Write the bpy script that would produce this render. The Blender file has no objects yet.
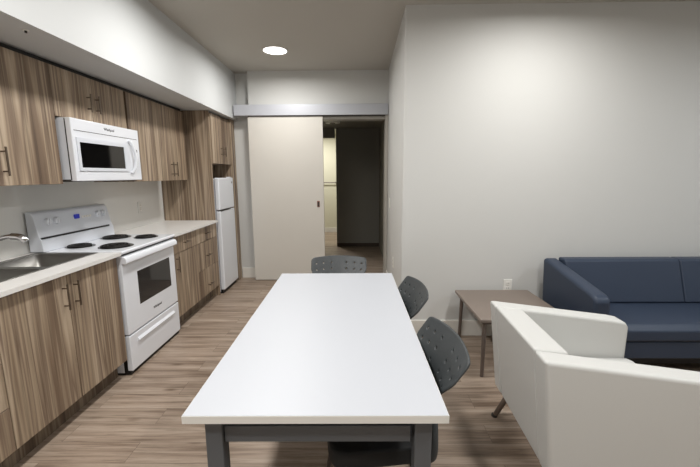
import bpy, bmesh, math, random
from mathutils import Vector, Matrix
random.seed(7)
PI = math.pi
COL = bpy.context.scene.collection

# ------------------------------------------------------------------ materials
def new_mat(name):
    m = bpy.data.materials.new(name); m.use_nodes = True
    nt = m.node_tree; b = nt.nodes['Principled BSDF']
    return m, nt, b

def srgb(r, g, b):
    f = lambda c: (c/255/12.92) if c/255 <= .04045 else ((c/255+.055)/1.055)**2.4
    return (f(r), f(g), f(b), 1)

def plain(name, col, rough=.5, metal=0, bump=0, bscale=200, var=0, spec=.5, coat=0):
    m, nt, b = new_mat(name)
    b.inputs['Base Color'].default_value = col
    b.inputs['Roughness'].default_value = rough
    b.inputs['Metallic'].default_value = metal
    b.inputs['Specular IOR Level'].default_value = spec
    b.inputs['Coat Weight'].default_value = coat
    tc = nt.nodes.new('ShaderNodeTexCoord')
    n = nt.nodes.new('ShaderNodeTexNoise'); n.inputs['Scale'].default_value = bscale; n.inputs['Detail'].default_value = 4
    nt.links.new(tc.outputs['Object'], n.inputs['Vector'])
    if var:
        n2 = nt.nodes.new('ShaderNodeTexNoise'); n2.inputs['Scale'].default_value = 6
        nt.links.new(tc.outputs['Object'], n2.inputs['Vector'])
        mx = nt.nodes.new('ShaderNodeMix'); mx.data_type = 'RGBA'
        mx.inputs['A'].default_value = tuple(c*(1-var) for c in col[:3])+(1,)
        mx.inputs['B'].default_value = tuple(min(1, c*(1+var)) for c in col[:3])+(1,)
        nt.links.new(n2.outputs['Fac'], mx.inputs['Factor'])
        nt.links.new(mx.outputs['Result'], b.inputs['Base Color'])
    if bump:
        bp = nt.nodes.new('ShaderNodeBump'); bp.inputs['Strength'].default_value = bump; bp.inputs['Distance'].default_value = .002
        nt.links.new(n.outputs['Fac'], bp.inputs['Height']); nt.links.new(bp.outputs['Normal'], b.inputs['Normal'])
    return m

def ramp(nt, stops):
    r = nt.nodes.new('ShaderNodeValToRGB'); e = r.color_ramp.elements
    while len(e) < len(stops): e.new(.5)
    for i, (p, c) in enumerate(stops): e[i].position = p; e[i].color = c
    return r

def cabinet_wood(name, scale=(8, 8, .24), tone=1.0):
    m, nt, b = new_mat(name); L = nt.links
    tc = nt.nodes.new('ShaderNodeTexCoord')
    oi = nt.nodes.new('ShaderNodeObjectInfo')
    mul = nt.nodes.new('ShaderNodeMath'); mul.operation = 'MULTIPLY'; mul.inputs[1].default_value = 37
    L.new(oi.outputs['Random'], mul.inputs[0])
    add = nt.nodes.new('ShaderNodeVectorMath'); add.operation = 'ADD'
    L.new(tc.outputs['Object'], add.inputs[0]); L.new(mul.outputs[0], add.inputs[1])
    mp = nt.nodes.new('ShaderNodeMapping'); mp.inputs['Scale'].default_value = scale
    L.new(add.outputs[0], mp.inputs['Vector'])
    wide = nt.nodes.new('ShaderNodeTexNoise'); wide.inputs['Scale'].default_value = 1.35; wide.inputs['Detail'].default_value = 3; wide.inputs['Distortion'].default_value = .25
    L.new(mp.outputs[0], wide.inputs['Vector'])
    mp2 = nt.nodes.new('ShaderNodeMapping'); mp2.inputs['Scale'].default_value = (scale[0]*5, scale[1]*5, scale[2]*3)
    L.new(add.outputs[0], mp2.inputs['Vector'])
    fine = nt.nodes.new('ShaderNodeTexNoise'); fine.inputs['Scale'].default_value = 1.6; fine.inputs['Detail'].default_value = 6; fine.inputs['Roughness'].default_value = .65
    L.new(mp2.outputs[0], fine.inputs['Vector'])
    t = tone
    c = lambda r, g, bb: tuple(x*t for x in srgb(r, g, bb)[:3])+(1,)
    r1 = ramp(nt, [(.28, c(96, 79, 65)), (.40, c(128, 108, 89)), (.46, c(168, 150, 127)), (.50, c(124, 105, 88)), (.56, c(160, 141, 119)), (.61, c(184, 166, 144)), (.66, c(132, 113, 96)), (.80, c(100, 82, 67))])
    L.new(wide.outputs['Fac'], r1.inputs[0])
    r2 = ramp(nt, [(.34, (.60, .58, .56, 1)), (.5, (.97, .97, .97, 1)), (.75, (1.0, 1, 1, 1))])
    L.new(fine.outputs['Fac'], r2.inputs[0])
    mx = nt.nodes.new('ShaderNodeMix'); mx.data_type = 'RGBA'; mx.blend_type = 'MULTIPLY'; mx.inputs['Factor'].default_value = 1
    L.new(r1.outputs[0], mx.inputs['A']); L.new(r2.outputs[0], mx.inputs['B'])
    L.new(mx.outputs['Result'], b.inputs['Base Color'])
    b.inputs['Roughness'].default_value = .5
    return m

def floor_wood(name):
    m, nt, b = new_mat(name); L = nt.links
    tc = nt.nodes.new('ShaderNodeTexCoord')
    br = nt.nodes.new('ShaderNodeTexBrick')
    br.offset = .37; br.inputs['Scale'].default_value = 1; br.inputs['Brick Width'].default_value = 1.22; br.inputs['Row Height'].default_value = .152
    br.inputs['Mortar Size'].default_value = .0012; br.inputs['Mortar Smooth'].default_value = .2
    br.inputs['Color1'].default_value = (.0, .0, .0, 1); br.inputs['Color2'].default_value = (1, 1, 1, 1); br.inputs['Mortar'].default_value = (.5, .5, .5, 1)
    L.new(tc.outputs['Object'], br.inputs['Vector'])
    sc = nt.nodes.new('ShaderNodeVectorMath'); sc.operation = 'SCALE'; sc.inputs['Scale'].default_value = 9
    L.new(br.outputs['Color'], sc.inputs[0])
    add = nt.nodes.new('ShaderNodeVectorMath'); add.operation = 'ADD'
    L.new(tc.outputs['Object'], add.inputs[0]); L.new(sc.outputs[0], add.inputs[1])
    mp = nt.nodes.new('ShaderNodeMapping'); mp.inputs['Scale'].default_value = (.7, 13, 1)
    L.new(add.outputs[0], mp.inputs['Vector'])
    n1 = nt.nodes.new('ShaderNodeTexNoise'); n1.inputs['Scale'].default_value = 1.6; n1.inputs['Detail'].default_value = 5; n1.inputs['Distortion'].default_value = .4
    L.new(mp.outputs[0], n1.inputs['Vector'])
    mp2 = nt.nodes.new('ShaderNodeMapping'); mp2.inputs['Scale'].default_value = (3, 60, 1)
    L.new(add.outputs[0], mp2.inputs['Vector'])
    n2 = nt.nodes.new('ShaderNodeTexNoise'); n2.inputs['Scale'].default_value = 1.3; n2.inputs['Detail'].default_value = 6; n2.inputs['Roughness'].default_value = .7
    L.new(mp2.outputs[0], n2.inputs['Vector'])
    r1 = ramp(nt, [(.28, srgb(122, 104, 89)), (.45, srgb(157, 139, 123)), (.6, srgb(175, 158, 142)), (.75, srgb(190, 174, 159))])
    L.new(n1.outputs['Fac'], r1.inputs[0])
    r2 = ramp(nt, [(.34, (.62, .6, .57, 1)), (.5, (.97, .97, .97, 1)), (.8, (1, 1, 1, 1))])
    L.new(n2.outputs['Fac'], r2.inputs[0])
    r3 = ramp(nt, [(0, (.84, .83, .82, 1)), (1, (1.0, 1.0, 1.0, 1))])
    L.new(br.outputs['Color'], r3.inputs[0])
    # knots
    mp3 = nt.nodes.new('ShaderNodeMapping'); mp3.inputs['Scale'].default_value = (2.2, 7, 1)
    L.new(add.outputs[0], mp3.inputs['Vector'])
    vo = nt.nodes.new('ShaderNodeTexVoronoi'); vo.inputs['Scale'].default_value = 1
    L.new(mp3.outputs[0], vo.inputs['Vector'])
    r4 = ramp(nt, [(.03, (.42, .36, .3, 1)), (.15, (1, 1, 1, 1))])
    L.new(vo.outputs['Distance'], r4.inputs[0])
    def mulc(a, bb):
        mx = nt.nodes.new('ShaderNodeMix'); mx.data_type = 'RGBA'; mx.blend_type = 'MULTIPLY'; mx.inputs['Factor'].default_value = 1
        L.new(a, mx.inputs['A']); L.new(bb, mx.inputs['B']); return mx.outputs['Result']
    c = mulc(mulc(mulc(r1.outputs[0], r2.outputs[0]), r3.outputs[0]), r4.outputs[0])
    r5 = ramp(nt, [(0, (1, 1, 1, 1)), (1, (.45, .42, .4, 1))])
    L.new(br.outputs['Fac'], r5.inputs[0])
    L.new(mulc(c, r5.outputs[0]), b.inputs['Base Color'])
    b.inputs['Roughness'].default_value = .42; b.inputs['Specular IOR Level'].default_value = .35
    return m

def emissive(name, col, s):
    m, nt, b = new_mat(name)
    b.inputs['Base Color'].default_value = col; b.inputs['Emission Color'].default_value = col; b.inputs['Emission Strength'].default_value = s
    return m

M = dict(
    wall=plain('wall_paint', srgb(207, 207, 204), .6, bump=.12, bscale=260, spec=.3),
    soffit=plain('soffit_paint', srgb(202, 204, 204), .55, bump=.1, bscale=260, spec=.3),
    ceiling=plain('ceiling_paint', srgb(186, 182, 174), .8, bump=.1, bscale=200, spec=.2),
    trim=plain('trim_paint', srgb(228, 225, 218), .4),
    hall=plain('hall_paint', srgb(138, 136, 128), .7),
    bath=plain('bath_paint', srgb(215, 212, 192), .6),
    floor=floor_wood('plank_floor'),
    wood=cabinet_wood('cabinet_laminate'),
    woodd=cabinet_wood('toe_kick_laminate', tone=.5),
    carc=plain('cabinet_carcass', srgb(70, 58, 48), .7),
    slab=plain('white_solid_surface', srgb(226, 224, 221), .25, var=.012),
    splash=plain('backsplash_panel', srgb(222, 221, 217), .22, var=.02),
    enamel=plain('white_enamel', srgb(230, 233, 239), .2, coat=.3),
    grayenamel=plain('pale_grey_enamel', srgb(215, 219, 226), .3),
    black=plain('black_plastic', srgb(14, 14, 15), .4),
    glass=plain('dark_oven_glass', srgb(34, 35, 37), .06, spec=.8),
    blackglass=plain('black_microwave_glass', srgb(8, 8, 9), .05, spec=.7),
    coil=plain('burner_coil', srgb(26, 25, 25), .5, metal=.3),
    pan=plain('chrome_drip_pan', srgb(80, 80, 80), .25, metal=.9),
    steel=plain('brushed_stainless', srgb(150, 148, 144), .4, metal=1, bump=.05, bscale=400),
    chrome=plain('chrome', srgb(215, 215, 218), .08, metal=1),
    bronze=plain('dark_nickel_pull', srgb(118, 106, 94), .35, metal=.9),
    copper=plain('copper_pull', srgb(150, 98, 84), .35, metal=.7),
    track=plain('anodised_track', srgb(186, 188, 194), .45, metal=.25),
    door=plain('door_laminate', srgb(212, 208, 200), .45, spec=.3),
    frame=plain('door_frame_paint', srgb(172, 168, 160), .4),
    laminate=plain('white_table_laminate', srgb(188, 191, 197), .42, bump=.05, bscale=500),
    edge=plain('table_edge_band', srgb(228, 226, 220), .5),
    tframe=plain('charcoal_metal', srgb(93, 96, 100), .5, metal=.2),
    plastic=plain('charcoal_plastic', srgb(58, 62, 64), .42, bump=.2, bscale=700),
    pad=plain('seat_fabric_with_shade', srgb(20, 21, 22), .8, bump=.2, bscale=600),
    legm=plain('grey_metal_leg', srgb(120, 112, 108), .35, metal=.7),
    sidetop=plain('taupe_tabletop', srgb(124, 112, 103), .4, var=.05),
    sideleg=plain('taupe_metal', srgb(118, 108, 102), .4, metal=.5),
    navy=plain('navy_vinyl', srgb(50, 60, 77), .45, bump=.15, bscale=500, spec=.35),
    navyd=plain('black_base', srgb(12, 12, 14), .6),
    white=plain('white_vinyl', srgb(200, 200, 197), .42, bump=.2, bscale=420, spec=.35),
    woodleg=plain('brushed_brown_leg', srgb(112, 98, 88), .45, metal=.3),
    outlet=plain('white_plastic', srgb(232, 230, 224), .35),
    slot=plain('dark_slot', srgb(60, 56, 52), .6),
    blue=emissive('blue_display', srgb(20, 30, 120), .6),
    lamp=emissive('lamp_diffuser', (1, .98, .94, 1), 6),
)

# ------------------------------------------------------------------ helpers
def BM(): return bmesh.new()
def box(bm, x0, x1, y0, y1, z0, z1):
    x0, x1 = sorted((x0, x1)); y0, y1 = sorted((y0, y1)); z0, z1 = sorted((z0, z1))
    v = [bm.verts.new((x, y, z)) for x in (x0, x1) for y in (y0, y1) for z in (z0, z1)]
    for f in ((0, 1, 3, 2), (4, 6, 7, 5), (0, 4, 5, 1), (2, 3, 7, 6), (0, 2, 6, 4), (1, 5, 7, 3)):
        bm.faces.new([v[i] for i in f])
    return bm
def prism(bm, pts, axis, a0, a1):
    """extrude a 2-D outline along an axis; pts in the two remaining axes, in order"""
    def P(p, a):
        if axis == 'x': return (a, p[0], p[1])
        if axis == 'y': return (p[0], a, p[1])
        return (p[0], p[1], a)
    A = [bm.verts.new(P(p, a0)) for p in pts]; B = [bm.verts.new(P(p, a1)) for p in pts]
    n = len(pts)
    bm.faces.new(A[::-1]); bm.faces.new(B)
    for i in range(n): bm.faces.new((A[i], A[(i+1) % n], B[(i+1) % n], B[i]))
    bmesh.ops.recalc_face_normals(bm, faces=bm.faces[:])
    return bm
def tube(bm, pts, r, seg=12, closed=False, r1=None):
    pts = [Vector(p) for p in pts]; n = len(pts); rings = []
    up = None
    for i, p in enumerate(pts):
        if closed: d = pts[(i+1) % n]-pts[i-1]
        else: d = pts[min(i+1, n-1)]-pts[max(i-1, 0)]
        d.normalize()
        if up is None:
            up = Vector((0, 0, 1)) if abs(d.z) < .9 else Vector((1, 0, 0))
        s = d.cross(up).normalized(); u = s.cross(d).normalized(); up = u
        rr = r if r1 is None else r+(r1-r)*i/(n-1)
        rings.append([bm.verts.new(p+s*math.cos(2*PI*k/seg)*rr+u*math.sin(2*PI*k/seg)*rr) for k in range(seg)])
    m = n if closed else n-1
    for i in range(m):
        a, b = rings[i], rings[(i+1) % n]
        for k in range(seg): bm.faces.new((a[k], a[(k+1) % seg], b[(k+1) % seg], b[k]))
    if not closed: bm.faces.new(rings[0][::-1]); bm.faces.new(rings[-1])
    return bm
def disc(bm, c, r, h, seg=32, axis='z', r2=None):
    c = Vector(c); d = {'x': Vector((1, 0, 0)), 'y': Vector((0, 1, 0)), 'z': Vector((0, 0, 1))}[axis]
    tube(bm, [c, c+d*h], r, seg, r1=r2)
    return bm
def obj(name, bm, mat, parent=None, bevel=0, seg=2, smooth=False, sub=0):
    """link a bmesh (verts in world space) as ONE object; parts keep the parent's base as origin"""
    me = bpy.data.meshes.new(name)
    if parent is not None:
        bm.transform(parent.matrix_world.inverted())
    bmesh.ops.recalc_face_normals(bm, faces=bm.faces[:])
    bm.to_mesh(me); bm.free()
    o = bpy.data.objects.new(name, me); COL.objects.link(o)
    me.materials.append(mat)
    if parent is not None: o.parent = parent
    if bevel:
        b = o.modifiers.new('bevel', 'BEVEL'); b.width = bevel; b.segments = seg; b.limit_method = 'ANGLE'; b.angle_limit = .6
        b.harden_normals = False
    if sub:
        s = o.modifiers.new('sub', 'SUBSURF'); s.levels = sub; s.render_levels = sub
    if smooth or bevel:
        for p in me.polygons: p.use_smooth = True
        if not sub:
            w = o.modifiers.new('wn', 'WEIGHTED_NORMAL'); w.keep_sharp = True
            me.set_sharp_from_angle(angle=.7)
    return o
def child(name, bm, mat, parent, **k):
    """part of a part: verts in world space, parent is itself a part of a root"""
    me_parent = parent
    root = parent.parent
    o = obj(name, bm, mat, root, **k)
    o.parent = me_parent
    return o
def thing(name, label, cat, loc=(0, 0, 0), rz=0, group=None):
    o = bpy.data.objects.new(name, None); COL.objects.link(o)
    o.location = loc; o.rotation_euler = (0, 0, rz)
    o.matrix_world = Matrix.Translation(loc) @ Matrix.Rotation(rz, 4, 'Z')
    o['label'] = label; o['category'] = cat
    if group: o['group'] = group
    return o
def tag(o, label, cat, group=None):
    o['label'] = label; o['category'] = cat
    if group: o['group'] = group
    return o
def struct(name, bm, mat, label=None, **k):
    o = obj(name, bm, mat, **k); o['kind'] = 'structure'
    if label: o['label'] = label
    return o
def copy_tree(o, parent=None):
    c = o.copy(); COL.objects.link(c)
    if parent is not None:
        c.parent = parent
    for ch in list(o.children): copy_tree(ch, c)
    return c
def text_mesh(s, size, depth=.0004):
    cu = bpy.data.curves.new('txt', 'FONT'); cu.body = s; cu.size = size; cu.align_x = 'CENTER'; cu.align_y = 'CENTER'; cu.extrude = depth
    o = bpy.data.objects.new('txt', cu); COL.objects.link(o)
    dg = bpy.context.evaluated_depsgraph_get(); dg.update()
    me = bpy.data.meshes.new_from_object(o.evaluated_get(dg))
    bpy.data.objects.remove(o)
    bm = BM(); bm.from_mesh(me); bpy.data.meshes.remove(me)
    return bm

# ------------------------------------------------------------------ room dimensions
XW = -2.32        # kitchen wall
ZC = 2.851        # ceiling
YF = 5.06         # far wall above the sliding door
YR = 3.212        # living-room wall
XS = .432         # corridor side wall
YB = -1.9         # wall behind the camera
XE = 4.3          # wall to the far right
struct('floor', box(BM(), XW-.12, XE+.12, YB-.12, 9.7, -.08, 0), M['floor'], 'taupe wood plank floor')
struct('ceiling', box(BM(), XW-.12, XE+.12, YB-.12, 5.32, ZC, ZC+.1), M['ceiling'], 'plain painted ceiling')
struct('wall_left', box(BM(), XW-.12, XW, YB-.12, 5.32, 0, ZC), M['splash'], 'pale kitchen wall and backsplash')
struct('wall_back', box(BM(), XW-.12, XE+.12, YB-.12, YB, 0, ZC), M['wall'])
struct('wall_right', box(BM(), XE, XE+.12, YB, YR+.12, 0, ZC), M['wall'])
struct('wall_living', box(BM(), .5, XE+.12, YR, YR+.12, 0, ZC), M['wall'], 'grey wall behind the navy sofa')
struct('wall_corridor', prism(BM(), [(.424, YR), (.455, 5.06), (.455, 5.20), (.56, 5.20), (.56, YR+.12), (.5, YR+.12), (.5, YR)], 'z', 0, ZC), M['wall'])
b = BM()
box(b, XW, -1.42, 5.17, 5.32, 0, ZC)
box(b, -1.42, -.47, YF, 5.20, 0, ZC)
box(b, -.47, .456, YF, 5.20, 2.225, ZC)
struct('wall_far', b, M['wall'], 'far wall with the doorway')
b = BM(); box(b, -1.42, -1.30, 5.20, 5.32, 0, ZC); struct('wall_return', b, M['wall'])
# soffit over the kitchen
struct('wall_soffit', box(BM(), XW, -1.615, YB, 5.17, 2.24, ZC), M['soffit'], 'boxed soffit above the wall cabinets')
# hall and bathroom beyond the doorway
b = BM()
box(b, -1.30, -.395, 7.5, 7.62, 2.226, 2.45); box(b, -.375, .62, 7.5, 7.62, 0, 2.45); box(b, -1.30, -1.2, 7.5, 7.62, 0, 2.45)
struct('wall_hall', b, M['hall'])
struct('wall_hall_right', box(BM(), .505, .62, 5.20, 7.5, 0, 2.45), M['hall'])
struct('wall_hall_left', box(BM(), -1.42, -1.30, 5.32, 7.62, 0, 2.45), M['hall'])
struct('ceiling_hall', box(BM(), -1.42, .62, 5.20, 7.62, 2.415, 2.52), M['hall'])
b = BM(); box(b, -1.9, .2, 9.45, 9.57, 0, 2.5); box(b, -2.0, -1.9, 7.62, 9.57, 0, 2.5); box(b, .2, .3, 7.62, 9.57, 0, 2.5)
struct('wall_bathroom', b, M['bath'])
struct('ceiling_bathroom', box(BM(), -2.0, .3, 7.62, 9.57, 2.5, 2.6), M['bath'])
struct('baseboard_bathroom', box(BM(), -1.9, .2, 9.435, 9.45, 0, .12), M['trim'])
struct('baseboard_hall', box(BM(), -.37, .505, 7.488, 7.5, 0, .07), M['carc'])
# skirting
struct('baseboard_living', box(BM(), .411, XE, YR-.014, YR, 0, .152), M['trim'], 'white baseboard on the sofa wall', bevel=.003)
struct('baseboard_corridor', prism(BM(), [(.411, YR), (.441, 5.0), (.454, 5.0), (.424, YR)], 'z', 0, .152), M['trim'], bevel=.003)
struct('baseboard_far', box(BM(), -1.655, -1.43, 5.156, 5.17, 0, .152), M['trim'], bevel=.003)
# doorway frame
b = BM(); box(b, .414, .452, 5.0, 5.22, 0, 2.27); box(b, -.47, .414, 5.047, 5.22, 2.222, 2.27)
struct('trim_1', b, M['frame'], 'painted frame around the dark doorway', bevel=.003)

# sliding door
d = struct('door_1', box(BM(), -1.425, -.424, 5.005, 5.045, .012, 2.262), M['door'], 'wide beige sliding door hanging from the silver track', bevel=.002)
fp = obj('flush_pull', box(BM(), -.518, -.483, 4.999, 5.006, 1.05, 1.135), M['copper'], d, bevel=.003)
fp['label'] = 'small copper coloured recessed pull'
child_b = box(BM(), -.511, -.490, 4.997, 5.0, 1.058, 1.127)
o = obj('pull_recess', child_b, M['slot']); o.parent = fp
t = thing('door_track', 'long brushed silver track cover above the beige sliding door', 'door track', (-.6, 4.99, 2.28))
obj('track_cover', box(BM(), -1.60, .444, 4.975, 5.055, 2.272, 2.412), M['track'], t, bevel=.003)
obj('roller_rail', box(BM(), -1.42, .41, 5.0, 5.045, 2.262, 2.272), M['slot'], t)

# ------------------------------------------------------------------ kitchen
def pull(parent, x, y, z, L=.15, vert=True, name='handle'):
    """slim bar pull on a front facing +x"""
    b = BM(); px = x+.032; h = L/2
    e = (0, 0, 1) if vert else (0, 1, 0)
    c = Vector((px, y, z)); e = Vector(e)
    tube(b, [c-e*h, c+e*h], .0055, 10)
    for s in (-1, 1):
        q = c+e*s*(h-.025)
        tube(b, [(x-.001, q.y, q.z), (px, q.y, q.z)], .0045, 8)
    return child(name, b, M['bronze'], parent)

XB = -1.70      # base front plane
def base_cabinet(label, y0, y1, fronts, group):
    """fronts: (kind, y0, y1, z0, z1, handle)"""
    t = thing('base_cabinet', label, 'kitchen cabinet', (-2.0, (y0+y1)/2, 0), group=group)
    b = BM(); box(b, XW+.003, XB-.022, y0+.001, y1-.001, .135, .76 if 'sink' in label else .925); obj('cabinet_body', b, M['carc'], t)
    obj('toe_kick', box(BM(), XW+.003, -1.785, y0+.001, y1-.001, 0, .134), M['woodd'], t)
    for kind, a, c, z0, z1, hs in fronts:
        f = obj(kind, box(BM(), XB-.021, XB, a+.0025, c-.0025, z0+.002, z1-.002), M['wood'], t, bevel=.0015)
        for (hy, hz, v) in hs: pull(f, XB, hy, hz, .155 if v else .12, v)
    return t
G = 'wood-look base cabinets along the kitchen wall'
base_cabinet('wood-look base cabinet with drawers, left of the two-door sink cabinet', .98, 1.60, [
    ('drawer', .98, 1.60, .60, .915, [(1.29, .80, False)]), ('drawer', .98, 1.60, .37, .60, [(1.29, .5, False)]),
    ('drawer', .98, 1.60, .135, .37, [(1.29, .27, False)])], G)
base_cabinet('wood-look base cabinet with two tall doors under the steel sink', 1.60, 2.50, [
    ('door', 1.60, 2.045, .135, .925, [(2.005, .795, True)]), ('door', 2.045, 2.50, .135, .925, [(2.09, .795, True)])], G)
base_cabinet('wood-look base cabinet, one drawer over one door, right beside the stove', 3.30, 3.815, [
    ('drawer', 3.30, 3.815, .755, .925, [(3.55, .84, False)]), ('door', 3.30, 3.815, .135, .755, [(3.345, .655, True)])], G)
base_cabinet('wood-look base cabinet with a stack of three drawers beside the refrigerator', 3.815, 4.355, [
    ('drawer', 3.815, 4.355, .755, .925, [(4.07, .845, False)]), ('drawer', 3.815, 4.355, .445, .755, [(4.07, .59, False)]),
    ('drawer', 3.815, 4.355, .135, .445, [(4.07, .245, False)])], G)

XU = -1.96
def wall_cabinet(label, y0, y1, z0, doors, zt=2.205, xf=XU, deep=XW+.003):
    t = thing('wall_cabinet', label, 'kitchen cabinet', (deep, (y0+y1)/2, z0), group='wood-look cabinets on the wall under the soffit')
    obj('cabinet_body', box(BM(), deep, xf-.022, y0+.001, y1-.001, z0, zt), M['wood'], t)
    for a, c, hy in doors:
        f = obj('door', box(BM(), xf-.021, xf, a+.002, c-.002, z0+.001, zt), M['wood'], t, bevel=.0015)
        if hy: pull(f, xf, hy[0], hy[1], hy[2])
    return t
wall_cabinet('wide wood-look wall cabinet left of the microwave, with a bar pull', 1.53, 2.44, 1.44, [(1.53, 1.985, (1.94, 1.575, .16)), (1.985, 2.44, (2.03, 1.575, .16))])
wall_cabinet('short two-door wood-look wall cabinet directly above the microwave', 2.44, 3.205, 1.885, [(2.44, 2.80, (2.755, 2.02, .13)), (2.80, 3.205, (2.845, 2.02, .13))])
wall_cabinet('single-door wood-look wall cabinet immediately right of the microwave', 3.225, 3.63, 1.44, [(3.225, 3.63, None)])
wall_cabinet('two-door wood-look wall cabinet with paired pulls next to the tall side panel', 3.63, 4.285, 1.44, [(3.63, 3.955, (3.915, 1.56, .15)), (3.955, 4.285, (3.998, 1.56, .15))])
o = obj('shadow_gap_strip', box(BM(), XW+.003, XU-.03, 1.53, 4.285, 2.206, 2.238), M['black']); tag(o, 'black strip standing in for the shadow gap between the wall cabinets and the soffit', 'shade strip')  # black strip stands for the shade between cabinets and soffit
o = obj('cabinet_side_panel', box(BM(), XW+.003, -1.70, 4.36, 4.385, 0, 2.238), M['wood'], bevel=.001); tag(o, 'tall wood-look panel standing between the worktop and the refrigerator', 'panel')
# panel section above the worktop fills to the wall cabinets
t = wall_cabinet('deep wood-look cabinet above the refrigerator with two small pulls', 4.386, 5.035, 1.635, [(4.386, 4.71, (4.66, 1.79, .12)), (4.71, 5.035, (4.76, 1.79, .12))], zt=2.215, xf=-1.685)
o = obj('cabinet_end_panel', box(BM(), XW+.003, -1.665, 5.037, 5.166, 0, 2.238), M['wood'], bevel=.001); tag(o, 'narrow full-height wood-look end panel right of the refrigerator', 'panel')

# worktops
def worktop(label, y0, y1, hole=None):
    b = BM(); x0, x1, z0, z1 = XW+.003, -1.668, .929, .953
    if hole:
        hx0, hx1, hy0, hy1 = hole
        box(b, x0, x1, y0, hy0, z0, z1); box(b, x0, x1, hy1, y1, z0, z1); box(b, x0, hx0, hy0, hy1, z0, z1); box(b, hx1, x1, hy0, hy1, z0, z1)
        bmesh.ops.remove_doubles(b, verts=b.verts[:], dist=1e-5)
        seen = {}
        for f in list(b.faces):
            k = tuple(sorted(v.index for v in f.verts)); 
        b.verts.index_update()
        for f in list(b.faces):
            k = tuple(sorted(v.index for v in f.verts)); seen.setdefault(k, []).append(f)
        dead = [f for fs in seen.values() if len(fs) > 1 for f in fs]
        bmesh.ops.delete(b, geom=dead, context='FACES')
    else: box(b, x0, x1, y0, y1, z0, z1)
    o = obj('worktop', b, M['slab']); tag(o, label, 'worktop'); return o
SX0, SX1, SY0, SY1 = -2.245, -1.838, 1.66, 2.48
worktop('white worktop with the double steel sink, left of the stove', .98, 2.508, (SX0, SX1, SY0, SY1))
worktop('short white worktop between the stove and the tall panel', 3.292, 4.358)

# sink
t = thing('double_sink', 'brushed stainless double-bowl sink set into the left worktop', 'sink', (-2.04, 2.06, .953))
b = BM(); W = .016; zr = .956
box(b, SX0-W, SX1+W, SY0-W, SY0+.004, .9535, zr); box(b, SX0-W, SX1+W, SY1-.004, SY1+W, .9535, zr)
box(b, SX0-W, SX0+.004, SY0, SY1, .9535, zr); box(b, SX1-.004, SX1+W, SY0, SY1, .9535, zr); box(b, SX0, SX1, 2.05, 2.10, .95, zr-.002)
obj('sink_rim', b, M['steel'], t, bevel=.001)
for (a, c) in ((SY0+.004, 2.05), (2.10, SY1-.004)):
    b = BM(); x0, x1 = SX0+.004, SX1-.004; zb = .77
    top = [(x0, a, .95), (x1, a, .95), (x1, c, .95), (x0, c, .95)]; k = .022
    bot = [(x0+k, a+k, zb), (x1-k, a+k, zb), (x1-k, c-k, zb), (x0+k, c-k, zb)]
    T = [b.verts.new(p) for p in top]; B_ = [b.verts.new(p) for p in bot]
    for i in range(4): b.faces.new((T[i], T[(i+1) % 4], B_[(i+1) % 4], B_[i]))
    b.faces.new(B_)
    bmesh.ops.bevel(b, geom=[e for e in b.edges if not all(abs(v.co.z-.95) < 1e-6 for v in e.verts)], offset=.03, segments=5, affect='EDGES', profile=.5)
    o = obj('bowl', b, M['steel'], t, smooth=True)
    s = o.modifiers.new('solid', 'SOLIDIFY'); s.thickness = .002
    dr = BM(); disc(dr, ((x0+x1)/2, (a+c)/2, zb+.001), .04, .004, 24); child('drain', dr, M['chrome'], o, bevel=.001)
# faucet
t = thing('faucet', 'chrome arched faucet reaching over the steel sink', 'faucet', (-2.285, 2.045, .953))
b = BM(); disc(b, (-2.285, 2.045, .953), .026, .05, 24, r2=.02); obj('faucet_base', b, M['chrome'], t, smooth=True)
sp = [(-2.285, 2.045, .99), (-2.275, 2.048, 1.03), (-2.23, 2.06, 1.075), (-2.15, 2.08, 1.112), (-2.08, 2.10, 1.136), (-2.035, 2.113, 1.137)]
def smooth_path(pts, n=6):
    P = [Vector(p) for p in pts]; out = []
    for i in range(len(P)-1):
        p0, p1, p2, p3 = P[max(i-1, 0)], P[i], P[i+1], P[min(i+2, len(P)-1)]
        for k in range(n):
            u = k/n; out.append(.5*((2*p1)+(-p0+p2)*u+(2*p0-5*p1+4*p2-p3)*u*u+(-p0+3*p1-3*p2+p3)*u**3))
    out.append(P[-1]); return out
b = BM(); tube(b, smooth_path(sp), .015, 14); obj('spout', b, M['chrome'], t, smooth=True)
b = BM(); tube(b, [(-2.05, 2.108, 1.138), (-2.02, 2.116, 1.134), (-1.995, 2.122, 1.125), (-1.985, 2.126, 1.105)], .022, 16); obj('spray_head', b, M['chrome'], t, smooth=True)
b = BM(); tube(b, [(-2.285, 2.03, 1.02), (-2.27, 1.96, 1.05)], .007, 10); obj('lever', b, M['chrome'], t, smooth=True)

# stove
SY, SE = 2.518, 3.282
t = thing('electric_stove', 'white freestanding electric coil stove between the two worktops', 'stove', (-2.0, 2.9, 0))
obj('stove_body', box(BM(), -2.30, -1.747, SY, SE, .015, .931), M['enamel'], t, bevel=.003)
obj('stove_base', box(BM(), -2.28, -1.70, SY+.004, SE-.004, 0, .022), M['black'], t)
gp = box(BM(), -1.746, -1.722, SY+.001, SE-.001, .02, .931); box(gp, -1.73, -1.677, SY+.004, SE-.004, .921, .931); obj('door_gap', gp, M['black'], t)
b = BM(); prism(b, [(-2.30, .932), (-1.672, .932), (-1.664, .940), (-1.664, .952), (-1.672, .958), (-2.30, .958)], 'y', SY-.004, SE+.004)
ct = obj('cooktop', b, M['enamel'], t, bevel=.003)
dr_ = obj('oven_door', box(BM(), -1.722, -1.682, SY+.004, SE-.004, .318, .922), M['enamel'], t, bevel=.006, seg=3)
child('oven_window', box(BM(), -1.69, -1.6805, SY+.175, SE-.10, .50, .765), M['glass'], dr_, bevel=.002)
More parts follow.
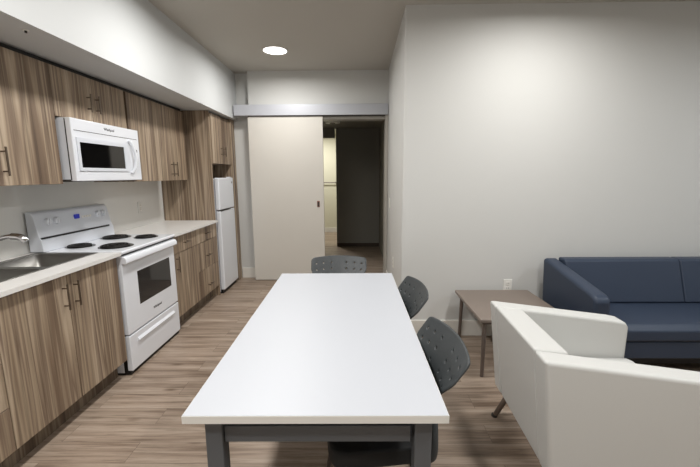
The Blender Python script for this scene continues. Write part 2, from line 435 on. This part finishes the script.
b = BM(); prism(b, [(-1.69, .862), (-1.654, .858), (-1.644, .868), (-1.646, .894), (-1.658, .912), (-1.69, .918)], 'y', SY+.004, SE-.004)
child('oven_handle', b, M['enamel'], dr_, bevel=.005, seg=3)
tb = text_mesh('Whirlpool', .030, .001); tb.transform(Matrix.Translation((-1.6815, 2.93, .405)) @ Matrix.Rotation(PI/2, 4, 'Z') @ Matrix.Rotation(PI/2, 4, 'X'))
child('maker_mark', tb, M['black'], dr_)
sd = obj('storage_drawer', box(BM(), -1.722, -1.682, SY+.004, SE-.004, .032, .306), M['enamel'], t, bevel=.005, seg=3)
b = BM(); prism(b, [(-1.683, .225), (-1.670, .232), (-1.666, .240), (-1.683, .262)], 'y', SY+.10, SE-.10)
child('drawer_grip', b, M['enamel'], sd, bevel=.003)
# backguard
b = BM(); prism(b, [(-2.305, .958), (-2.205, .958), (-2.210, 1.045), (-2.222, 1.066), (-2.25, 1.205), (-2.262, 1.232), (-2.28, 1.243), (-2.305, 1.243)], 'y', SY-.03, SE-.02)
bg = obj('control_panel', b, M['grayenamel'], t, bevel=.006, seg=3)
child('panel_slit', box(BM(), -2.223, -2.2095, SY-.026, SE-.075, 1.050, 1.062), M['black'], bg)
def on_panel(z): # x of the sloped panel at height z
    return -2.222-(z-1.066)*(.028/.139)
def knob(y, z, r=.028):
    b = BM(); x = on_panel(z); disc(b, (x-.002, y, z), r, .02, 28, 'x', r2=r*.82); box(b, x+.015, x+.026, y-.005, y+.005, z-r*.8, z+r*.8)
    return child('knob', b, M['enamel'], bg, bevel=.002)
for y in (2.595, 2.672, 3.115, 3.185): knob(y, 1.165 if y < 3 else 1.17)
child('clock_display', box(BM(), on_panel(1.165)-.001, on_panel(1.165)+.004, 2.85, 2.905, 1.155, 1.19), M['blue'], bg)
for k in range(4):
    child('touch_button', box(BM(), on_panel(1.16)-.001, on_panel(1.16)+.003, 2.93+k*.028, 2.95+k*.028, 1.155, 1.172), M['outlet'], bg, bevel=.001)
# coil burners
for (x, y, r) in ((-2.114, 2.716, .084), (-1.835, 2.712, .106), (-2.098, 3.115, .104), (-1.842, 3.13, .084)):
    b = BM(); disc(b, (x, y, .9585), r+.012, .003, 40); pn = child('drip_pan', b, M['pan'], ct, bevel=.001)
    b = BM(); pts = []; turns = 4; N = 110
    for i in range(N+1):
        a = 2*PI*turns*i/N; rr = .018+(r-.018)*i/N; pts.append((x+rr*math.cos(a), y+rr*math.sin(a), .967))
    tube(b, pts, .0062, 8); child('coil', b, M['coil'], ct, smooth=True)

# microwave
MY0, MY1, MZ0, MZ1 = 2.462, 3.222, 1.457, 1.878
t = thing('microwave', 'white over-the-range microwave mounted above the stove', 'microwave', (-2.1, 2.84, MZ0))
obj('microwave_body', box(BM(), XW+.003, -1.925, MY0+.012, MY1-.004, MZ0+.004, MZ1), M['enamel'], t, bevel=.003)
obj('underside_vent', box(BM(), XW+.02, -1.93, MY0+.01, MY1-.01, MZ0-.004, MZ0+.012), M['slot'], t)
obj('seam_gasket', box(BM(), -1.926, -1.918, MY0+.004, MY1-.004, MZ0+.01, MZ1-.004), M['black'], t)
b = BM(); box(b, -1.919, -1.880, MY0, MY1, MZ0, MZ1)
fr = obj('front_panel', b, M['enamel'], t, bevel=.006, seg=3)
child('top_groove', box(BM(), -1.881, -1.8792, MY0+.02, MY1-.03, 1.796, 1.800), M['slot'], fr)
b = BM()
# raised window surround
y0, y1, z0, z1 = MY0+.03, MY0+.575, 1.528, 1.752
box(b, -1.881, -1.873, y0, y1, z1-.03, z1); box(b, -1.881, -1.873, y0, y1, z0, z0+.022); box(b, -1.881, -1.873, y0, y0+.024, z0+.022, z1-.03); box(b, -1.881, -1.873, y1-.04, y1, z0+.022, z1-.03)
child('window_surround', b, M['grayenamel'], fr)
child('window_glass', box(BM(), -1.881, -1.877, y0+.024, y1-.04, z0+.022, z1-.03), M['blackglass'], fr)
b = BM(); hp = [(-1.876, 3.07, 1.782), (-1.858, 3.085, 1.75), (-1.846, 3.105, 1.65), (-1.856, 3.095, 1.56), (-1.876, 3.075, 1.515)]
tube(b, smooth_path(hp, 5), .013, 12); child('door_handle', b, M['enamel'], fr, smooth=True)
child('status_window', box(BM(), -1.881, -1.8785, 3.165, 3.182, 1.69, 1.712), M['slot'], fr)
for k in range(5): child('keypad_row', box(BM(), -1.881, -1.879, 3.155, 3.20, 1.52+k*.028, 1.536+k*.028), M['grayenamel'], fr)
tb = text_mesh('Whirlpool', .028, .001); tb.transform(Matrix.Translation((-1.8797, 2.845, 1.838)) @ Matrix.Rotation(PI/2, 4, 'Z') @ Matrix.Rotation(PI/2, 4, 'X'))
child('maker_mark', tb, M['black'], fr)

# refrigerator
FX = -1.655; FY0, FY1 = 4.43, 4.965
t = thing('refrigerator', 'narrow white top-freezer refrigerator in the wood-look surround', 'refrigerator', (-1.98, 4.7, 0))
obj('refrigerator_body', box(BM(), XW+.03, FX-.06, FY0+.004, FY1-.004, .02, 1.452), M['enamel'], t, bevel=.004)
obj('kick_grille', box(BM(), XW+.05, FX-.03, FY0+.01, FY1-.01, 0, .045), M['black'], t)
lo = obj('refrigerator_door', box(BM(), FX-.055, FX, FY0, FY1, .05, 1.052), M['enamel'], t, bevel=.012, seg=4)
up = obj('freezer_door', box(BM(), FX-.055, FX, FY0, FY1, 1.066, 1.462), M['enamel'], t, bevel=.012, seg=4)
child('grip', box(BM(), FX-.035, FX+.004, FY0+.02, FY1-.16, 1.052, 1.058), M['slot'], lo, bevel=.001)
child('badge', box(BM(), FX-.002, FX+.002, FY1-.075, FY1-.045, 1.385, 1.41), M['legm'], up, bevel=.001)
child('top_hinge', box(BM(), FX-.05, FX-.012, FY1-.12, FY1-.05, 1.461, 1.472), M['enamel'], up, bevel=.002)

# wall plates
def wall_plate(label, cat, loc, face, kind='outlet'):
    t = thing('wall_outlet' if kind == 'outlet' else 'light_switch', label, cat, loc)
    x, y, z = loc; n = Vector(face)
    def bb(w, h, d0, d1, dz=0, dw=0):
        b = BM()
        if abs(n.x) > .5: box(b, x+n.x*d0, x+n.x*d1, y-w/2+dw, y+w/2+dw, z-h/2+dz, z+h/2+dz)
        else: box(b, x-w/2+dw, x+w/2+dw, y+n.y*d0, y+n.y*d1, z-h/2+dz, z+h/2+dz)
        return b
    p = obj('face_plate', bb(.076, .122, 0, .006), M['splash'] if 'backsplash' in label else M['outlet'], t, bevel=.002)
    if kind == 'outlet':
        for s in (-1, 1):
            q = obj('socket', bb(.036, .034, .005, .0085, s*.022), M['trim'], t, bevel=.001)
            for w in (-.007, .007): child('slot', bb(.003, .012, .008, .009, s*.022+.003, w), M['slot'], q)
    else:
        obj('rocker', bb(.034, .066, .005, .011), M['trim'], t, bevel=.002)
    return t
wall_plate('white electrical outlet on the grey wall above the side table', 'outlet', (1.393, YR, .478), (0, -1, 0))
wall_plate('white electrical outlet low on the corridor side wall', 'outlet', (.4378, 4.03, .50), (-1, 0, 0))
wall_plate('white light switch on the corridor side wall near the doorway', 'light switch', (.4475, 4.62, 1.135), (-1, 0, 0), 'switch')
wall_plate('pale outlet on the backsplash right of the stove', 'outlet', (XW, 3.88, 1.155), (1, 0, 0))

# sprinkler on soffit underside
t = thing('sprinkler_head', 'tiny recessed sprinkler head on the soffit underside', 'sprinkler', (-1.70, 2.0, 2.24))
b = BM(); disc(b, (-1.70, 2.0, 2.236), .014, .004, 24); obj('escutcheon', b, M['outlet'], t)
b = BM(); disc(b, (-1.70, 2.0, 2.226), .006, .01, 12); obj('nozzle', b, M['slot'], t)

# towel bar in the bathroom
t = thing('towel_bar', 'slim metal towel bar on the lit wall seen through the doorway', 'towel bar', (-.8, 9.45, 1.31))
b = BM(); tube(b, [(-1.2, 9.39, 1.295), (-.46, 9.39, 1.295)], .011, 10); obj('bar', b, M['legm'], t)
for x in (-1.17, -.48):
    b = BM(); tube(b, [(x, 9.45, 1.295), (x, 9.385, 1.295)], .016, 10); obj('bracket', b, M['legm'], t)

# ------------------------------------------------------------------ dining table
t = thing('dining_table', 'long rectangular white-topped table on charcoal legs in the middle', 'table', (-.13, 1.87, 0)); TABLE = t
TX0, TX1, TY0, TY1 = -.55, .294, 1.036, 2.71
tp = obj('tabletop', box(BM(), TX0, TX1, TY0, TY1, .7115, .74), M['laminate'], t, bevel=.0015)
b = BM(); e = .0012
box(b, TX0-e, TX1+e, TY0-e, TY0, .712, .7385); box(b, TX0-e, TX1+e, TY1, TY1+e, .712, .7385); box(b, TX0-e, TX0, TY0, TY1, .712, .7385); box(b, TX1, TX1+e, TY0, TY1, .712, .7385)
child('edge_band', b, M['edge'], tp)
LX = (-.5, .2365-.0415+.004)
for x in (TX0+.050, TX1-.041-.057):
    for y in (TY0+.042, TY1-.042-.057):
        obj('leg', box(BM(), x, x+.057, y, y+.057, 0, .711), M['tframe'], t, bevel=.003)
for y in (TY0+.058, TY1-.058-.025):
    obj('apron', box(BM(), TX0+.109, TX1-.109, y, y+.025, .600, .660), M['tframe'], t, bevel=.002)
    obj('gap_shade', box(BM(), TX0+.109, TX1-.109, y+.02, y+.03, .660, .711), M['black'], t)  # black strip in place of the shaded gap above the apron
for x in (TX0+.066, TX1-.066-.025):
    obj('apron', box(BM(), x, x+.025, TY0+.099, TY1-.099, .600, .660), M['tframe'], t, bevel=.002)
    obj('gap_shade', box(BM(), x, x+.01, TY0+.099, TY1-.099, .660, .711), M['black'], t)

TABLE.location.x -= .006; TABLE.rotation_euler.z = .0075
# ------------------------------------------------------------------ perforated chairs
def lerp(a, b, t): return a+(b-a)*t
def interp(tab, v):
    if v <= tab[0][0]: return tab[0][1]
    for (a, p), (b, q) in zip(tab, tab[1:]):
        if v <= b: return lerp(p, q, (v-a)/(b-a))
    return tab[-1][1]
def make_chair(label):
    """local frame: faces +y, origin on the floor under the seat centre"""
    t = thing('dining_chair', label, 'chair', (0, 0, 0), group='charcoal perforated chairs at the table')
    # backrest: grid with real holes
    b = BM(); NU, NV = 48, 30
    yz = [(0, -.195), (.12, -.215), (.5, -.262), (.8, -.312), (1, -.345)]
    def bp(u, v):            # u -1..1 across, v 0..1 up
        z = .535+.283*v
        hw = interp([(0, .150), (.3, .172), (.45, .190), (.60, .218), (.68, .229), (.95, .231), (1, .224)], v)
        z -= .012*u*u*v
        if v > .7: z -= .008*(max(0, abs(u)-.88)/.12)**2*(v-.7)/.3
        y = interp(yz, v)+u*u*(.060-.022*v)
        return Vector((u*hw, y, z))
    V = [[b.verts.new(bp(-1+2*i/NU, j/NV)) for i in range(NU+1)] for j in range(NV+1)]
    cols = [4, 10, 17, 30, 37, 43]
    rows = [9, 14, 19, 24]
    for j in range(NV):
        for i in range(NU):
            if j in rows and i in cols: continue
            b.faces.new((V[j][i], V[j][i+1], V[j+1][i+1], V[j+1][i]))
    o = obj('backrest', b, M['plastic'], t, smooth=True)
    for m_ in list(o.modifiers): o.modifiers.remove(m_)
    s = o.modifiers.new('solid', 'SOLIDIFY'); s.thickness = .011; s.offset = 0
    s = o.modifiers.new('sub', 'SUBSURF'); s.levels = 1; s.render_levels = 1
    # seat with curled rear edge reaching the backrest
    b = BM(); NU, NV = 20, 22
    prof = [(0, .205, .415), (.06, .2, .437), (.14, .17, .447), (.5, 0, .44), (.74, -.12, .437), (.84, -.165, .45), (.92, -.185, .485), (1, -.193, .532)]
    def sp_(u, v):
        y = interp([(p[0], p[1]) for p in prof], v); z = interp([(p[0], p[2]) for p in prof], v)
        hw = interp([(0, .19), (.1, .205), (.6, .21), (.85, .185), (1, .150)], v)
        z += .018*abs(u)**3 if v < .8 else .018*abs(u)**3*(1-v)/.2
        if v > .8: y += .055*u*u*(v-.8)/.2
        return Vector((u*hw, y, z))
    V = [[b.verts.new(sp_(-1+2*i/NU, j/NV)) for i in range(NU+1)] for j in range(NV+1)]
    for j in range(NV):
        for i in range(NU): b.faces.new((V[j][i], V[j][i+1], V[j+1][i+1], V[j+1][i]))
    o = obj('seat', b, M['plastic'], t, smooth=True)
    for m_ in list(o.modifiers): o.modifiers.remove(m_)
    s = o.modifiers.new('solid', 'SOLIDIFY'); s.thickness = .012; s.offset = 0
    s = o.modifiers.new('sub', 'SUBSURF'); s.levels = 1; s.render_levels = 1
    b = BM(); N = 40; ring = []
    for k in range(N):
        a = 2*PI*k/N; cx = abs(math.cos(a))**.3*(1 if math.cos(a) > 0 else -1); cy = abs(math.sin(a))**.3*(1 if math.sin(a) > 0 else -1)
        ring.append((cx*.232, .022+cy*.198))
    prism(b, ring, 'z', .402, .478)
    obj('seat_pad_and_shade', b, M['pad'], t, bevel=.012, seg=4)  # pad's black and deep sides also stand for shade under the table
    for sx in (-1, 1):
        b = BM(); tube(b, [(sx*.17, .19, .412), (sx*.17, -.14, .412)], .011, 10); obj('seat_rail', b, M['legm'], t, smooth=True)
        b = BM(); tube(b, smooth_path([(sx*.17, -.14, .405), (sx*.212, -.165, .405), (sx*.222, -.182, .44), (sx*.195, -.190, .53), (sx*.155, -.202, .60)], 4), .014, 12); obj('back_support', b, M['plastic'], t, smooth=True)
        for (y0, y1) in ((.15, .21), (-.12, -.23)):
            b = BM(); tube(b, [(sx*.17, y0, .412), (sx*.205, y1, .012)], .0115, 12); l = obj('leg', b, M['legm'], t, smooth=True)
            b = BM(); disc(b, (sx*.205, y1, 0), .015, .018, 14); child('foot_cap', b, M['black'], l)
    return t
ch = make_chair('charcoal perforated plastic chair at the far end of the white table')
near = copy_tree(ch); near['label'] = 'charcoal perforated chair nearest the camera, tucked beside the white armchair'
mid = copy_tree(ch); mid['label'] = 'charcoal perforated chair on the right side of the table, nearer the side table'
def put(o, x, y, rz): o.location = (x, y, 0); o.rotation_euler = (0, 0, rz)
put(ch, -.13, 2.65, PI+math.radians(.6))
put(near, .092, 1.435, math.radians(90+7))
put(mid, .082, 2.155, math.radians(90+7))

# ------------------------------------------------------------------ side table
t = thing('side_table', 'low square taupe side table against the grey wall', 'side table', (1.22, 2.81, 0))
obj('tabletop', box(BM(), .90, 1.55, 2.472, 3.155, .434, .459), M['sidetop'], t, bevel=.004)
for (x, y, dx, dy) in ((.945, 2.52, -.004, -.012), (1.50, 2.52, .004, -.012), (.957, 3.12, .004, .05), (1.50, 3.105, .0, .04)):
    b = BM(); tube(b, [(x, y, .434), (x+dx, y+dy, .0)], .017, 14, r1=.013); obj('leg', b, M['sideleg'], t, smooth=True)
for y in (2.52, 3.105):
    b = BM(); tube(b, [(.945, y, .41), (1.50, y, .41)], .006, 8); obj('stretcher', b, M['sideleg'], t)
for x in (.945, 1.50):
    b = BM(); tube(b, [(x, 2.52, .40), (x, 3.105, .40)], .006, 8); obj('stretcher', b, M['sideleg'], t)

# ------------------------------------------------------------------ sofa
t = thing('sofa', 'navy blue vinyl sofa against the grey wall', 'sofa', (2.72, 2.78, 0))
def arm(x0, x1):
    b = BM(); prism(b, [(3.13, .757), (3.10, .762), (2.45, .655), (2.41, .635), (2.40, .60), (2.42, .18), (3.08, .18), (3.10, .38)], 'x', x0, x1)
    return obj('arm', b, M['navy'], t, bevel=.025, seg=4)
arm(1.652, 1.765); arm(3.675, 3.775)
obj('seat_base', box(BM(), 1.766, 3.674, 2.425, 3.09, .185, .312), M['navy'], t, bevel=.008, seg=3)
b = BM(); prism(b, [(2.405, .33), (2.405, .40), (2.45, .44), (2.95, .425), (2.95, .316), (2.42, .316)], 'x', 1.766, 3.674)
obj('seat_cushion', b, M['navy'], t, bevel=.022, seg=4)
for x0, x1 in ((1.768, 2.718), (2.722, 3.672)):
    b = BM(); prism(b, [(2.885, .432), (2.985, .755), (3.01, .775), (3.10, .775), (3.10, .20), (2.96, .20), (2.92, .425)], 'x', x0, x1)
    obj('back_cushion', b, M['navy'], t, bevel=.014, seg=4)
obj('plinth', box(BM(), 1.80, 3.64, 2.52, 3.06, .1, .184), M['navyd'], t)
for x in (1.84, 3.60):
    for y in (2.56, 3.02):
        b = BM(); tube(b, [(x, y, .1), (x, y, 0)], .02, 14); obj('leg', b, M['navyd'], t, smooth=True)

# ------------------------------------------------------------------ armchair (local: faces +x)
t = thing('armchair', 'white vinyl armchair seen from behind, right of the table', 'armchair', (.795, 1.75, 0), math.radians(-3.6))
MW = t.matrix_world.copy()
def loc(b): b.transform(MW); return b
for s in (-1, 1):
    b = BM(); y0, y1 = (s*.262, s*.372)
    prism(b, [(.0, .734), (.68, .660), (.73, .65), (.747, .62), (.742, .18), (.06, .18)], 'y', y0, y1)
    obj('arm', loc(b), M['white'], t, bevel=.016, seg=4)
b = BM(); prism(b, [(.002, .734), (.150, .722), (.21, .43), (.21, .18), (.064, .18)], 'y', -.2605, .2605)
obj('backrest', loc(b), M['white'], t, bevel=.014, seg=4)
b = BM(); prism(b, [(.20, .445), (.74, .445), (.785, .425), (.795, .36), (.785, .19), (.20, .19)], 'y', -.261, .261)
obj('seat_cushion', loc(b), M['white'], t, bevel=.02, seg=4)
for sx, x in ((-1, .13), (1, .62)):
    for s in (-1, 1):
        b = BM(); tube(b, [(x, s*.29, .185), (x+sx*.075, s*.31, .012)], .017, 14, r1=.0145); l = obj('leg', loc(b), M['woodleg'], t, smooth=True)
        b = BM(); disc(b, (x+sx*.080, s*.311, 0), .0175, .014, 14); child('foot_cap', loc(b), M['slot'], l)

# ------------------------------------------------------------------ lamps
def ceiling_light(x, y, label, p=30, col=(1, .985, .96), z=ZC, r=.12):
    t = thing('ceiling_light', label, 'ceiling light', (x, y, z), group='round ceiling lights')
    b = BM(); tube(b, [(x+(r+.012)*math.cos(a*PI/24), y+(r+.012)*math.sin(a*PI/24), z-.004) for a in range(48)], .008, 8, closed=True)
    obj('trim_ring', b, M['outlet'], t, smooth=True)
    b = BM(); disc(b, (x, y, z-.006), r+.006, .005, 48); obj('diffuser', b, M['lamp'], t)
    li = bpy.data.lights.new('lamp', 'AREA'); li.shape = 'DISK'; li.size = 2*r; li.energy = p; li.color = col; li.spread = math.radians(171)
    lo_ = bpy.data.objects.new('light_source', li); COL.objects.link(lo_); lo_.location = (0, 0, -.012); lo_.parent = t
    return t
ceiling_light(-.87, 4.255, 'round flush ceiling light glowing in front of the sliding door', 15)
ceiling_light(-.87, 2.72, 'round ceiling light above the stove aisle, out of frame', 17)
ceiling_light(-.87, 1.2, 'round ceiling light over the sink, out of frame', 17)
ceiling_light(-.87, -.35, 'round ceiling light behind the camera in the kitchen, out of frame', 26)
ceiling_light(1.42, 2.35, 'round ceiling light above the armchair, out of frame', 19)
ceiling_light(1.45, 0.2, 'round ceiling light behind the camera in the living room, out of frame', 24)
ceiling_light(3.5, 1.4, 'round ceiling light at the right of the living room, out of frame', 19, (.88, .94, 1))
# dim unlit fixture in the hall
t = thing('smoke_detector', 'round dim fixture on the dark hall ceiling', 'smoke detector', (-.38, 6.55, 2.415))
b = BM(); disc(b, (-.38, 6.55, 2.38), .13, .035, 32); obj('housing', b, M['outlet'], t, bevel=.006)
b = BM(); disc(b, (-.38, 6.55, 2.372), .05, .01, 24); obj('grille', b, M['slot'], t)
# bathroom lamp
li = bpy.data.lights.new('bath_lamp', 'AREA'); li.shape = 'DISK'; li.size = .3; li.energy = 26; li.color = (1, .98, .94)
lo_ = bpy.data.objects.new('bath_lamp', li); COL.objects.link(lo_); lo_.location = (-.9, 8.5, 2.48)

w = bpy.data.worlds.new('world'); bpy.context.scene.world = w; w.use_nodes = True
w.node_tree.nodes['Background'].inputs[0].default_value = (.05, .05, .05, 1)
w.node_tree.nodes['Background'].inputs[1].default_value = .2

# ------------------------------------------------------------------ camera
F_, PI_, YA, RO, H = 362.378, math.radians(9.216), math.radians(-.768), math.radians(-.361), 1.49
R0 = Vector((math.cos(YA), -math.sin(YA), 0))
FW = Vector((math.sin(YA)*math.cos(PI_), math.cos(YA)*math.cos(PI_), -math.sin(PI_)))
U0 = Vector((math.sin(YA)*math.sin(PI_), math.cos(YA)*math.sin(PI_), math.cos(PI_)))
Rv = R0*math.cos(RO)+U0*math.sin(RO); Uv = -R0*math.sin(RO)+U0*math.cos(RO)
cd = bpy.data.cameras.new('camera'); cam = bpy.data.objects.new('camera', cd); COL.objects.link(cam)
cd.sensor_width = 36; cd.lens = F_/700*36; cd.clip_start = .02
cam.matrix_world = Matrix(((Rv.x, Uv.x, -FW.x, 0), (Rv.y, Uv.y, -FW.y, 0), (Rv.z, Uv.z, -FW.z, H), (0, 0, 0, 1)))
sc = bpy.context.scene; sc.camera = cam
sc.view_settings.view_transform = 'Standard'; sc.view_settings.look = 'None'; sc.view_settings.gamma = 1
sc.view_settings.use_curve_mapping = False; sc.view_settings.exposure = .3
